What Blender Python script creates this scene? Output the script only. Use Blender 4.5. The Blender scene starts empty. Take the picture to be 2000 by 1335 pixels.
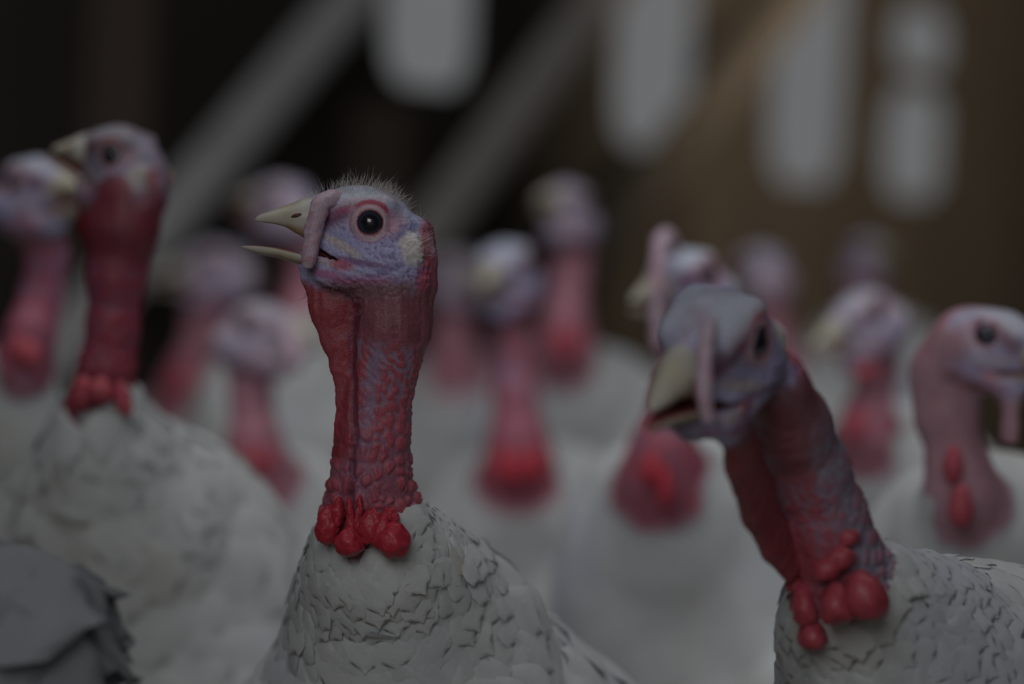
import bpy, bmesh, math, random
import numpy as np
from mathutils import Vector, Matrix

random.seed(7)
rng = np.random.default_rng(7)
SC = bpy.context.scene
COL = SC.collection

# ------------------------------------------------------------------ camera
LENS, FOCUS, FSTOP = 150.0, 2.085, 4.2
FPX = LENS / 36.0 * 2000.0
CAM = np.array([0.0, 0.0, 0.80])
PITCH, ROLL = math.radians(1.93), math.radians(3.4)
FW = np.array([0, math.cos(PITCH), -math.sin(PITCH)])
_r0 = np.array([1.0, 0, 0]); _u0 = np.array([0, math.sin(PITCH), math.cos(PITCH)])
RT = math.cos(ROLL) * _r0 + math.sin(ROLL) * _u0
UP = -math.sin(ROLL) * _r0 + math.cos(ROLL) * _u0
cd = bpy.data.cameras.new('camera'); cam = bpy.data.objects.new('camera', cd); COL.objects.link(cam)
cd.lens = LENS; cd.sensor_width = 36.0; cd.sensor_fit = 'HORIZONTAL'; cd.clip_start = 0.05; cd.clip_end = 100
cd.dof.use_dof = True; cd.dof.focus_distance = FOCUS; cd.dof.aperture_fstop = FSTOP
cam.matrix_world = Matrix(((RT[0], UP[0], -FW[0], CAM[0]), (RT[1], UP[1], -FW[1], CAM[1]), (RT[2], UP[2], -FW[2], CAM[2]), (0, 0, 0, 1)))
SC.camera = cam

REF = None          # depths are noted as for a 100 mm lens; the camera stands half as far off again
def P(px, py, D):
    D = D * 1.5 if REF is None else D + 0.5 * REF
    return CAM + FW * D + RT * ((px - 1000.0) / FPX * D) - UP * ((py - 667.5) / FPX * D)

# ------------------------------------------------------------------ world, light, exposure
SC.view_settings.view_transform = 'Standard'
SC.view_settings.look = 'None'
SC.view_settings.gamma = 1.0
SC.view_settings.use_curve_mapping = False
SC.view_settings.exposure = -2.9
w = bpy.data.worlds.new('overcast_sky'); SC.world = w; w.use_nodes = True
w.node_tree.nodes['Background'].inputs['Color'].default_value = (0.95, 0.97, 1.0, 1)
w.node_tree.nodes['Background'].inputs['Strength'].default_value = 1.12

def area(name, loc, target, sx, sy, watts, col, spread=math.pi):
    d = bpy.data.lights.new(name, 'AREA'); d.spread = spread; d.shape = 'RECTANGLE'; d.size = sx; d.size_y = sy; d.energy = watts; d.color = col
    o = bpy.data.objects.new(name, d); COL.objects.link(o); o.location = loc
    o.rotation_euler = (Vector(target) - Vector(loc)).to_track_quat('-Z', 'Y').to_euler()
    return o
# daylight of the open front of the barn; added fill lamps, no openings, above the flock and near the far wall
area('open_front_daylight', (-1.3, -1.3, 2.3), (0.1, 3.0, 0.6), 3.2, 1.9, 450, (1.0, 0.985, 0.97))
area('overhead_fill', (0.1, 2.7, 2.78), (0.15, 4.6, 0.6), 2.8, 1.6, 190, (1.0, 0.99, 0.99), math.radians(140))
area('far_wall_warm_fill', (1.42, 5.9, 1.75), (0.80, 8.5, 1.25), 0.5, 1.0, 200, (1.0, 0.80, 0.56), math.radians(85))

# ------------------------------------------------------------------ small maths
def lin(c):
    c = np.asarray(c, float) / 255.0
    return np.where(c <= 0.04045, c / 12.92, ((c + 0.055) / 1.055) ** 2.4)
def alb(r, g, b, k=0.25):
    return np.clip(lin((r, g, b)) / k, 0.003, 0.9)
def nrm(v):
    v = np.asarray(v, float); return v / (np.linalg.norm(v) + 1e-12)
def smooth(a, b, x):
    t = np.clip((x - a) / (b - a), 0, 1); return t * t * (3 - 2 * t)
def _hash(ix, iy, iz, s):
    h = (ix.astype(np.int64) * 374761393 + iy.astype(np.int64) * 668265263 + iz.astype(np.int64) * 2147483647 + s * 974634777) & 0xFFFFFFFF
    h = ((h ^ (h >> 13)) * 1274126177) & 0xFFFFFFFF
    h = ((h ^ (h >> 15)) * 2246822519) & 0xFFFFFFFF
    return ((h ^ (h >> 16)) & 0xFFFFFF).astype(np.float64) / 0xFFFFFF
def vnoise(p, freq, seed=0):
    q = p * freq; i = np.floor(q); f = q - i; f = f * f * (3 - 2 * f); i = i.astype(np.int64); r = 0
    for dx in (0, 1):
        for dy in (0, 1):
            for dz in (0, 1):
                wgt = (f[:, 0] if dx else 1 - f[:, 0]) * (f[:, 1] if dy else 1 - f[:, 1]) * (f[:, 2] if dz else 1 - f[:, 2])
                r = r + wgt * _hash(i[:, 0] + dx, i[:, 1] + dy, i[:, 2] + dz, seed)
    return r * 2 - 1
def fbm(p, freq, octv=3, seed=0):
    r = 0; a = 1; t = 0
    for o in range(octv):
        r = r + a * vnoise(p, freq * 2 ** o, seed + o); t += a; a *= 0.5
    return r / t
def worley(p, freq, seed=0):
    q = p * freq; i = np.floor(q).astype(np.int64); f1 = np.full(len(p), 9.0); f2 = f1.copy()
    for dx in (-1, 0, 1):
        for dy in (-1, 0, 1):
            for dz in (-1, 0, 1):
                c = i + np.array([dx, dy, dz])
                d = 0
                for a in range(3):
                    d = d + (c[:, a] + 0.15 + 0.7 * _hash(c[:, 0], c[:, 1], c[:, 2], seed + a * 17) - q[:, a]) ** 2
                d = np.sqrt(d); m = d < f1
                f2 = np.where(m, f1, np.minimum(f2, d)); f1 = np.where(m, d, f1)
    return f1, f2
def catmull(pts, n, closed=False):
    pts = np.asarray(pts, float); m = len(pts); out = []
    segs = m if closed else m - 1
    for k in range(segs):
        g = (lambda j: pts[j % m]) if closed else (lambda j: pts[min(max(j, 0), m - 1)])
        p0, p1, p2, p3 = g(k - 1), g(k), g(k + 1), g(k + 2)
        for t in np.arange(n) / n:
            out.append(0.5 * (2 * p1 + (p2 - p0) * t + (2 * p0 - 5 * p1 + 4 * p2 - p3) * t ** 2 + (3 * p1 - p0 - 3 * p2 + p3) * t ** 3))
    if not closed: out.append(pts[-1])
    return np.array(out)

# ------------------------------------------------------------------ distance fields and their surface
def smin(a, b, k):
    h = np.clip(0.5 + 0.5 * (b - a) / k, 0, 1)
    return b + (a - b) * h - k * h * (1 - h)
def prim(fn, lo, hi, k, op='add'):
    return (fn, np.asarray(lo) - k - 0.006, np.asarray(hi) + k + 0.006, k, op)
def rcone(a, b, ra, rb, k=0.01, flat=None, op='add'):
    a = np.asarray(a, float); b = np.asarray(b, float); ab = b - a
    if flat is not None:
        n, kf = flat; n = nrm(n); ab = ab + (kf - 1) * ab.dot(n) * n
    L2 = max(ab.dot(ab), 1e-12)
    def fn(X, Y, Z):
        x = X - a[0]; y = Y - a[1]; z = Z - a[2]
        if flat is not None:
            dn = (x * n[0] + y * n[1] + z * n[2]) * (kf - 1); x = x + dn * n[0]; y = y + dn * n[1]; z = z + dn * n[2]
        t = np.clip((x * ab[0] + y * ab[1] + z * ab[2]) / L2, 0, 1)
        return np.sqrt((x - t * ab[0]) ** 2 + (y - t * ab[1]) ** 2 + (z - t * ab[2]) ** 2) - (ra + (rb - ra) * t)
    r = max(ra, rb)
    return prim(fn, np.minimum(a, b) - r, np.maximum(a, b) + r, k, op)
def ellip(c, ax, rad, k=0.01, op='add'):
    c = np.asarray(c, float); ax = [nrm(v) for v in ax]
    def fn(X, Y, Z):
        x = X - c[0]; y = Y - c[1]; z = Z - c[2]; k0 = 0; k1 = 0
        for v, r in zip(ax, rad):
            q = x * v[0] + y * v[1] + z * v[2]; k0 = k0 + (q / r) ** 2; k1 = k1 + (q / r ** 2) ** 2
        k0 = np.sqrt(k0); return k0 * (k0 - 1) / np.sqrt(k1 + 1e-9)
    r = max(rad); return prim(fn, c - r, c + r, k, op)
def apply(F, d, k, op):
    if op == 'add': return smin(F, d, k)
    return -smin(-F, d, k)
def axis(lo, hi, flo, fhi, hf, hc):
    flo = max(lo, flo); fhi = min(hi, fhi)
    a = np.linspace(lo, flo, max(2, int(round((flo - lo) / hc)) + 1)) if flo - lo > 1e-6 else np.array([lo])
    b = np.linspace(flo, fhi, max(2, int(round((fhi - flo) / hf)) + 1))
    c = np.linspace(fhi, hi, max(2, int(round((hi - fhi) / hc)) + 1)) if hi - fhi > 1e-6 else np.array([fhi])
    return np.concatenate([a[:-1], b, c[1:]])
def eval_pts(prims, V):
    F = np.full(len(V), 0.1)
    for fn, lo, hi, k, op in prims:
        m = np.all((V >= lo) & (V <= hi), axis=1)
        if m.any():
            v = V[m]; F[m] = apply(F[m], fn(v[:, 0], v[:, 1], v[:, 2]), k, op)
    return F
def surface(prims, xs, ys, zs, snap=2):
    F = np.full((len(xs), len(ys), len(zs)), 0.1, np.float32)
    for fn, lo, hi, k, op in prims:
        s = [slice(max(0, np.searchsorted(g, lo[a]) - 1), np.searchsorted(g, hi[a]) + 1) for a, g in enumerate((xs, ys, zs))]
        X = xs[s[0]][:, None, None]; Y = ys[s[1]][None, :, None]; Z = zs[s[2]][None, None, :]
        if X.size and Y.size and Z.size:
            F[s[0], s[1], s[2]] = apply(F[s[0], s[1], s[2]], fn(X, Y, Z), k, op)
    S = F < 0
    cnt = np.zeros(tuple(n - 1 for n in F.shape), np.int8)
    for dx in (0, 1):
        for dy in (0, 1):
            for dz in (0, 1):
                cnt += S[dx:F.shape[0] - 1 + dx, dy:F.shape[1] - 1 + dy, dz:F.shape[2] - 1 + dz]
    I, J, K = np.nonzero((cnt > 0) & (cnt < 8))
    idx = np.full(cnt.shape, -1, np.int64); idx[I, J, K] = np.arange(len(I))
    acc = np.zeros((len(I), 3)); num = np.zeros(len(I))
    cor = [(a, b, c) for a in (0, 1) for b in (0, 1) for c in (0, 1)]
    for p in cor:
        for ax_ in range(3):
            if p[ax_]: continue
            q = list(p); q[ax_] = 1
            fa = F[I + p[0], J + p[1], K + p[2]]; fb = F[I + q[0], J + q[1], K + q[2]]
            m = (fa < 0) != (fb < 0); t = np.where(m, fa / np.where(m, fa - fb, 1), 0)
            A = np.stack([xs[I + p[0]], ys[J + p[1]], zs[K + p[2]]], 1); B = np.stack([xs[I + q[0]], ys[J + q[1]], zs[K + q[2]]], 1)
            acc[m] += (A + (B - A) * t[:, None])[m]; num += m
    V = acc / num[:, None]
    faces = []
    for ax_ in range(3):
        sl0 = [slice(None)] * 3; sl1 = [slice(None)] * 3; sl0[ax_] = slice(0, -1); sl1[ax_] = slice(1, None)
        D = S[tuple(sl0)].astype(np.int8) - S[tuple(sl1)].astype(np.int8)
        i, j, k = np.nonzero(D); o = [ (ax_ + 1) % 3, (ax_ + 2) % 3 ]; pos = np.stack([i, j, k], 1)
        ok = (pos[:, o[0]] > 0) & (pos[:, o[1]] > 0) & (pos[:, o[0]] < cnt.shape[o[0]]) & (pos[:, o[1]] < cnt.shape[o[1]])
        pos = pos[ok]; sg = D[i[ok], j[ok], k[ok]]
        def at(d0, d1):
            q = pos.copy(); q[:, o[0]] -= d0; q[:, o[1]] -= d1; return idx[q[:, 0], q[:, 1], q[:, 2]]
        quad = np.stack([at(1, 1), at(0, 1), at(0, 0), at(1, 0)], 1)
        faces.append(np.where((sg > 0)[:, None], quad, quad[:, ::-1]))
    Fc = np.concatenate(faces); Fc = Fc[(Fc >= 0).all(1)]
    e = 4e-4
    for _ in range(snap):
        d0 = eval_pts(prims, V); N = grad(prims, V, d0, e); V = V - N * np.clip(d0, -0.002, 0.002)[:, None]
    # even the quads out a little
    Nn = len(V)
    for _ in range(2):
        s = np.zeros((Nn, 3)); c = np.zeros(Nn)
        for a in range(4):
            np.add.at(s, Fc[:, a], V[Fc[:, (a + 1) % 4]] + V[Fc[:, a - 1]]); np.add.at(c, Fc[:, a], 2)
        V = V * 0.5 + 0.5 * s / np.maximum(c, 1)[:, None]
    return V, Fc, grad(prims, V, eval_pts(prims, V), e)
def grad(prims, V, d0, e):
    g = np.zeros_like(V)
    for a in range(3):
        q = V.copy(); q[:, a] += e; g[:, a] = eval_pts(prims, q) - d0
    return g / (np.linalg.norm(g, axis=1)[:, None] + 1e-12)

# ------------------------------------------------------------------ mesh output
def link_mesh(name, V, F, C=None, mat=None, parent=None, origin=None, flat=False):
    V = np.asarray(V, float)
    if origin is not None: V = V - origin
    me = bpy.data.meshes.new(name)
    if isinstance(F, np.ndarray) and F.ndim == 2:
        n, m = F.shape
        me.vertices.add(len(V)); me.vertices.foreach_set('co', V.astype(np.float32).ravel())
        me.loops.add(n * m); me.loops.foreach_set('vertex_index', F.astype(np.int32).ravel())
        me.polygons.add(n); me.polygons.foreach_set('loop_start', np.arange(0, n * m, m, dtype=np.int32))
        me.update(calc_edges=True); me.validate()
    else:
        me.from_pydata([tuple(v) for v in V], [], [tuple(f) for f in F]); me.update()
    if not flat: me.polygons.foreach_set('use_smooth', np.ones(len(me.polygons), bool))
    if C is not None:
        at = me.color_attributes.new('Col', 'FLOAT_COLOR', 'POINT')
        C = np.asarray(C, float)
        if C.ndim == 1: C = np.tile(C, (len(V), 1))
        at.data.foreach_set('color', np.concatenate([C, np.ones((len(C), 1))], 1).astype(np.float32).ravel())
    if mat: me.materials.append(mat)
    o = bpy.data.objects.new(name, me); COL.objects.link(o)
    if parent is not None: o.parent = parent
    return o
class Bag:
    """collects shapes of one part"""
    def __init__(s): s.v = []; s.f = []; s.c = []; s.n = 0
    def add(s, V, F, C):
        V = np.asarray(V, float); C = np.asarray(C, float)
        if C.ndim == 1: C = np.tile(C, (len(V), 1))
        s.v.append(V); s.f += [tuple(int(i) + s.n for i in f) for f in F]; s.c.append(C); s.n += len(V)
    def out(s, name, mat, parent=None, origin=None, flat=False):
        return link_mesh(name, np.concatenate(s.v), s.f, np.concatenate(s.c), mat, parent, origin, flat)
def tube(path, rad, n=12, squash=None, cap=True):
    path = np.asarray(path, float); m = len(path); V = []; F = []
    ref = None
    for i in range(m):
        t = nrm(path[min(i + 1, m - 1)] - path[max(i - 1, 0)])
        if ref is None: ref = nrm(np.cross(t, (0.3, 0.9, 0.31)))
        ref = nrm(ref - t * ref.dot(t)); b = np.cross(t, ref)
        for k in range(n):
            a = 2 * math.pi * k / n; off = (ref * math.cos(a) + b * math.sin(a)) * rad[i]
            if squash is not None: off = off - squash[0] * off.dot(squash[0]) * (1 - squash[1])
            V.append(path[i] + off)
    for i in range(m - 1):
        for k in range(n):
            k2 = (k + 1) % n; F.append((i * n + k, i * n + k2, (i + 1) * n + k2, (i + 1) * n + k))
    if cap:
        V.append(path[0]); V.append(path[-1])
        for k in range(n):
            k2 = (k + 1) % n; F.append((m * n, k2, k)); F.append((m * n + 1, (m - 1) * n + k, (m - 1) * n + k2))
    return np.array(V), F
def ico(sub):
    bm = bmesh.new(); bmesh.ops.create_icosphere(bm, subdivisions=sub, radius=1.0)
    bm.verts.ensure_lookup_table(); V = np.array([v.co[:] for v in bm.verts]); F = [tuple(v.index for v in f.verts) for f in bm.faces]; bm.free()
    return V, F
ICO = {k: ico(k) for k in (2, 3, 4)}

# ------------------------------------------------------------------ materials
def new_mat(name):
    m = bpy.data.materials.new(name); m.use_nodes = True; nt = m.node_tree; return m, nt, nt.nodes['Principled BSDF']
def col_mat(name, rough, bump=None, spec=0.4, sss=0.0, mottle=0.12, mscale=500, coat=0.0, trans=0.0):
    m, nt, b = new_mat(name); N = nt.nodes; L = nt.links
    at = N.new('ShaderNodeAttribute'); at.attribute_name = 'Col'
    tc = N.new('ShaderNodeTexCoord')
    nz = N.new('ShaderNodeTexNoise'); nz.inputs['Scale'].default_value = mscale; nz.inputs['Detail'].default_value = 3
    L.new(tc.outputs['Object'], nz.inputs['Vector'])
    mr = N.new('ShaderNodeMapRange'); mr.inputs['From Min'].default_value = 0.3; mr.inputs['From Max'].default_value = 0.7
    mr.inputs['To Min'].default_value = 1 - mottle; mr.inputs['To Max'].default_value = 1 + mottle
    L.new(nz.outputs['Fac'], mr.inputs['Value'])
    mx = N.new('ShaderNodeVectorMath'); mx.operation = 'SCALE'; L.new(at.outputs['Color'], mx.inputs[0]); L.new(mr.outputs['Result'], mx.inputs['Scale'])
    L.new(mx.outputs['Vector'], b.inputs['Base Color'])
    b.inputs['Roughness'].default_value = rough; b.inputs['Specular IOR Level'].default_value = spec
    if coat: b.inputs['Coat Weight'].default_value = coat; b.inputs['Coat Roughness'].default_value = 0.03
    if sss:
        b.inputs['Subsurface Weight'].default_value = sss; b.inputs['Subsurface Radius'].default_value = (1.0, 0.35, 0.25); b.inputs['Subsurface Scale'].default_value = 0.002
    if bump:
        prev = None
        for sc, dist, st in bump:
            n2 = N.new('ShaderNodeTexNoise'); n2.inputs['Scale'].default_value = sc; n2.inputs['Detail'].default_value = 2
            L.new(tc.outputs['Object'], n2.inputs['Vector'])
            bp = N.new('ShaderNodeBump'); bp.inputs['Distance'].default_value = dist; bp.inputs['Strength'].default_value = st
            L.new(n2.outputs['Fac'], bp.inputs['Height'])
            if prev: L.new(prev.outputs['Normal'], bp.inputs['Normal'])
            prev = bp
        L.new(prev.outputs['Normal'], b.inputs['Normal'])
    if trans:
        tr = N.new('ShaderNodeBsdfTranslucent'); L.new(mx.outputs['Vector'], tr.inputs['Color'])
        ms = N.new('ShaderNodeMixShader'); ms.inputs['Fac'].default_value = trans
        L.new(b.outputs['BSDF'], ms.inputs[1]); L.new(tr.outputs['BSDF'], ms.inputs[2]); L.new(ms.outputs['Shader'], N['Material Output'].inputs['Surface'])
    return m
M_SKIN = col_mat('bare_turkey_skin', 0.42, [(900, 0.0006, 0.55), (2200, 0.0003, 0.5)], sss=0.12, mottle=0.16, mscale=900)
M_FARSKIN = col_mat('turkey_skin_soft', 0.5, None, mottle=0.08, mscale=120)
M_LOBE = col_mat('red_caruncle_skin', 0.38, [(500, 0.0008, 0.5), (1500, 0.0003, 0.4)], sss=0.12, mottle=0.12, mscale=500)
M_FEATHER = col_mat('white_feather', 0.75, [(420, 0.0008, 0.35)], spec=0.15, mottle=0.05, mscale=60, trans=0.18)
M_BEAK = col_mat('horn_beak', 0.38, [(250, 0.0004, 0.3)], mottle=0.07, mscale=180)
M_EYE = col_mat('wet_eye', 0.12, None, spec=0.5, mottle=0.0, coat=0.6)
M_HAIR = col_mat('pale_bristle', 0.5, None, mottle=0.0)

# ------------------------------------------------------------------ turkey head in profile (millimetres from the eye: forward, up)
PXMM = 0.252
def hp(x, y): return np.array([-(x - 725) * PXMM, (437 - y) * PXMM])
OUT = [(600, 392), (622, 378), (650, 370), (675, 364), (700, 361), (727, 365), (758, 376), (783, 391), (803, 411), (822, 436),
       (833, 462), (838, 495), (838, 530), (826, 560), (795, 574), (745, 580), (690, 577), (640, 566), (604, 552), (588, 532), (580, 512), (583, 490), (590, 465), (592, 430)]
_poly = catmull([hp(*q) for q in OUT], 6, True)
GF = np.arange(-40, 62.01, 0.5); GU = np.arange(-60, 40.01, 0.5)
def _polysdf(poly, f, u):
    d = np.full(f.shape, 1e9); ins = np.zeros(f.shape, bool)
    for a, b in zip(poly, np.roll(poly, -1, 0)):
        e = b - a; t = np.clip(((f - a[0]) * e[0] + (u - a[1]) * e[1]) / max(e.dot(e), 1e-9), 0, 1)
        d = np.minimum(d, (f - a[0] - t * e[0]) ** 2 + (u - a[1] - t * e[1]) ** 2)
        c = ((a[1] > u) != (b[1] > u))
        if abs(e[1]) > 1e-9: ins ^= c & (f < e[0] * (u - a[1]) / e[1] + a[0])
    return np.where(ins, 1, -1) * np.sqrt(d)
HD = _polysdf(_poly, GF[:, None] + 0 * GU[None, :], 0 * GF[:, None] + GU[None, :])
def head2d(f, u):
    x = np.clip((f - GF[0]) / 0.5, 0, len(GF) - 1.001); y = np.clip((u - GU[0]) / 0.5, 0, len(GU) - 1.001)
    i = x.astype(int); j = y.astype(int); a = x - i; b = y - j
    out = np.hypot(f - np.clip(f, GF[0], GF[-1]), u - np.clip(u, GU[0], GU[-1]))
    return HD[i, j] * (1 - a) * (1 - b) + HD[i + 1, j] * a * (1 - b) + HD[i, j + 1] * (1 - a) * b + HD[i + 1, j + 1] * a * b - out

class Frame:
    def __init__(s, E, f, u, scale=1.0):
        s.E = np.asarray(E, float); s.f = nrm(f); s.l = nrm(np.cross(u, s.f)); s.u = np.cross(s.f, s.l); s.s = scale
    def w(s, f, l, u):                       # millimetres -> world
        return s.E + (s.f * f + s.l * l + s.u * u) * 0.001 * s.s
    def loc(s, V):
        d = (V - s.E) / (0.001 * s.s); return d @ s.f, d @ s.l, d @ s.u
    def dirw(s, f, l, u): return s.f * f + s.l * l + s.u * u

def head_prims(H):
    k = 0.001 * H.s
    def fn(X, Y, Z):
        x = X - H.E[0]; y = Y - H.E[1]; z = Z - H.E[2]
        f = (x * H.f[0] + y * H.f[1] + z * H.f[2]) / k; l = np.abs(x * H.l[0] + y * H.l[1] + z * H.l[2]) / k; u = (x * H.u[0] + y * H.u[1] + z * H.u[2]) / k
        W = 17.0 - 7.5 * smooth(5, 36, f) - 2.0 * smooth(-12, -32, f)
        W = W + 1.5 * smooth(-8, -24, u) * smooth(20, -5, f)
        Rr = 21.0
        a = np.maximum(Rr - head2d(f, u), 0) / Rr; b = l / W
        return (np.sqrt(a * a + b * b) - 1) * np.minimum(Rr, W) * k * 0.9
    pr = [prim(fn, H.E - 0.062 * H.s, H.E + 0.062 * H.s, 0.007)]
    for sd in (1, -1):
        q = lambda x, y, l: H.w(*(lambda h: (h[0], sd * l, h[1]))(hp(x, y)))
        pr.append(rcone(q(655, 402, 12.0), q(755, 399, 12.8), 2.8 * k, 3.2 * k, 0.008 * H.s))           # brow
        pr.append(ellip(q(757, 500, 9.5), (H.f, H.l, H.u), (15 * k, 9.5 * k, 11 * k), 0.008 * H.s))        # cheek
        pr.append(ellip(q(700, 540, 9.5), (H.f, H.l, H.u), (20 * k, 6 * k, 6.0 * k), 0.006 * H.s))        # jaw
        pr.append(ellip(q(808, 488, 13.0), (H.f - 0.3 * H.u, H.l, H.u + 0.3 * H.f), (5.5 * k, 4.4 * k, 7.5 * k), 0.002 * H.s))   # ear patch
        pr.append(rcone(q(640, 476, 10.2), q(690, 503, 11.8), 2.2 * k, 1.5 * k, 0.003 * H.s))           # upper lip
        pr.append(rcone(q(622, 507, 10.2), q(680, 519, 12.5), 2.0 * k, 1.6 * k, 0.003 * H.s))           # lower lip
        E = H.w(0, sd * 11.5, 0)
        def ring(X, Y, Z, sd=sd):
            x = X - H.E[0]; y = Y - H.E[1]; z = Z - H.E[2]
            f = (x * H.f[0] + y * H.f[1] + z * H.f[2]) / k; l = (x * H.l[0] + y * H.l[1] + z * H.l[2]) / k * sd; u = (x * H.u[0] + y * H.u[1] + z * H.u[2]) / k
            return (np.sqrt((np.hypot(f, u * 1.04) - 7.1) ** 2 + ((l - 16.9) * 0.9) ** 2) - 1.15) * k
        pr.append(prim(ring, E - 0.012 * H.s, E + 0.012 * H.s, 0.0016 * H.s))
        pr.append(rcone(E, E + H.l * sd * 1e-5, 7.6 * k, 7.6 * k, 0.0012 * H.s, op='sub'))
    a2 = hp(582, 474); b2 = hp(664, 510)
    def mouth(X, Y, Z):
        x = X - H.E[0]; y = Y - H.E[1]; z = Z - H.E[2]
        f = (x * H.f[0] + y * H.f[1] + z * H.f[2]) / k; l = np.abs(x * H.l[0] + y * H.l[1] + z * H.l[2]) / k; u = (x * H.u[0] + y * H.u[1] + z * H.u[2]) / k
        e = b2 - a2; t = np.clip(((f - a2[0]) * e[0] + (u - a2[1]) * e[1]) / e.dot(e), 0, 1)
        d = np.hypot(f - a2[0] - t * e[0], u - a2[1] - t * e[1]) - (3.2 + (0.35 - 3.2) * t ** 0.9)
        return np.maximum(d, (4.5 - l) - 8 * smooth(27, 34, f)) * k
    pr.append(prim(mouth, H.E - 0.03 * H.s + H.f * 0.02 * H.s, H.E + 0.03 * H.s + H.f * 0.03 * H.s, 0.001 * H.s, 'sub'))
    return pr

def splats(V, cols, H, L, noise, rev=1.0):
    f, l, u = H.loc(V)
    for x, y, rx, ry, ang, c, st, hard in L:
        cf, cu = hp(x, y); ca, sa = math.cos(math.radians(ang)), math.sin(math.radians(ang))
        df = -(f - cf); du = (u - cu); a = (df * ca + du * sa) / (rx * PXMM); b = (-df * sa + du * ca) / (ry * PXMM)
        q = np.hypot(a, b) + noise * 0.22
        wgt = st * smooth(1 + 1 / hard, 1 - 1 / hard, q) * smooth(3, 8, np.abs(l))
        cols += (np.asarray(c) - cols) * wgt[:, None]
HEADPAINT = [
    # x, y, rx, ry, angle, colour, strength, hardness (photo pixels of the profile)
    (725, 375, 110, 34, 0, alb(92, 97, 106), 0.9, 1.6),
    (790, 420, 40, 45, -45, alb(86, 92, 107), 0.8, 2),
    (700, 398, 60, 12, 6, alb(101, 94, 100), 0.85, 2),
    (660, 430, 45, 26, 20, alb(80, 78, 96), 0.8, 2),
    (662, 425, 38, 12, 28, alb(62, 34, 50), 0.8, 1.6),
    (672, 412, 22, 8, 12, alb(88, 38, 54), 0.7, 1.6),
    (636, 425, 10, 22, 0, alb(60, 34, 52), 0.7, 2),
    (726, 438, 44, 44, 0, alb(98, 82, 94), 0.85, 3),
    (775, 440, 22, 28, 10, alb(98, 74, 86), 0.75, 2),
    (770, 470, 34, 7, 28, alb(64, 56, 82), 0.75, 2),
    (800, 446, 24, 9, 35, alb(58, 58, 84), 0.8, 2),
    (700, 470, 50, 22, 0, alb(80, 80, 105), 0.7, 2),
    (740, 505, 62, 34, 0, alb(89, 88, 112), 0.8, 2),
    (672, 482, 48, 9, -30, alb(98, 92, 94), 0.95, 3),
    (652, 515, 46, 9, -14, alb(94, 82, 86), 0.9, 3),
    (672, 517, 18, 12, 0, alb(98, 40, 54), 0.8, 2),
    (715, 515, 50, 6, -12, alb(60, 40, 62), 0.8, 2),
    (765, 525, 40, 8, 20, alb(62, 56, 80), 0.5, 2),
    (645, 538, 36, 10, -14, alb(82, 36, 56), 0.75, 2),
    (720, 545, 60, 10, 0, alb(84, 62, 84), 0.7, 2),
    (705, 552, 70, 6, 0, alb(84, 34, 50), 0.7, 2),
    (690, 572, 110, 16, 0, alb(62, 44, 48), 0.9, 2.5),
    (808, 487, 25, 33, 15, alb(106, 104, 104), 0.97, 4),
    (842, 480, 16, 62, 10, alb(97, 40, 48), 0.95, 3),
    (838, 560, 24, 50, 0, alb(92, 34, 42), 0.9, 3),
]
LORE = [(700, 398, 60, 12, 6, alb(103, 97, 103), 0.6, 2)]

def polyline_t(V, pts):
    """nearest place along a polyline: index parameter and the point there"""
    best = np.full(len(V), 1e9); tt = np.zeros(len(V)); pp = np.zeros((len(V), 3))
    for i in range(len(pts) - 1):
        a, b = pts[i], pts[i + 1]; e = b - a; t = np.clip(((V - a) @ e) / max(e.dot(e), 1e-12), 0, 1)
        q = a + t[:, None] * e; d = np.sum((V - q) ** 2, 1); m = d < best
        best[m] = d[m]; tt[m] = i + t[m]; pp[m] = q[m]
    return tt, pp, np.sqrt(best)

# ------------------------------------------------------------------ feathers
def feather_mesh(pos, nor, dr, L, Wd, lift, cols, nu=8, nv=7, seed=0):
    r = np.random.default_rng(seed); n = len(pos); lift = lift * r.uniform(0.3, 1.6, n)
    side = np.cross(nor, dr); side /= np.linalg.norm(side, axis=1)[:, None] + 1e-9
    a = np.linspace(0, 1, nu); b = np.linspace(-1, 1, nv)
    wp = np.where(a < 0.55, (0.35 + 0.65 * np.sin(np.clip(a / 0.55, 0, 1) * math.pi / 2)), np.sqrt(np.clip(1 - (np.abs(a - 0.55) / 0.452) ** 2.8, 0.0, 1)))
    V = np.zeros((n, nu, nv, 3)); C = np.zeros((n, nu, nv, 3))
    curl = r.normal(0, 0.035, n); twist = r.normal(0, 0.06, n)
    for i in range(nu):
        for j in range(nv):
            al = a[i] - 0.12 * abs(b[j]) ** 2 * a[i]
            x = (al - 0.3) * L; y = b[j] * wp[i] * Wd * 0.5 * (1 + r.normal(0, 0.05, n))
            z = lift * L * (a[i] ** 1.3 - 0.30) - 0.07 * Wd * b[j] ** 2 + curl * L * a[i] ** 2 - 0.16 * L * np.maximum(a[i] - 0.5, 0) ** 2 + twist * y + r.normal(0, 0.006, n) * Wd
            V[:, i, j] = pos + dr * x[:, None] + side * y[:, None] + nor * z[:, None]
            C[:, i, j] = cols * (1 + 0.0 * a[i])
    base = np.arange(n)[:, None, None] * nu * nv; ii = np.arange(nu - 1)[None, :, None] * nv; jj = np.arange(nv - 1)[None, None, :]
    q = base + ii + jj
    F = np.stack([q, q + 1, q + nv + 1, q + nv], -1).reshape(-1, 4)
    return V.reshape(-1, 3), F, C.reshape(-1, 3)
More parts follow.
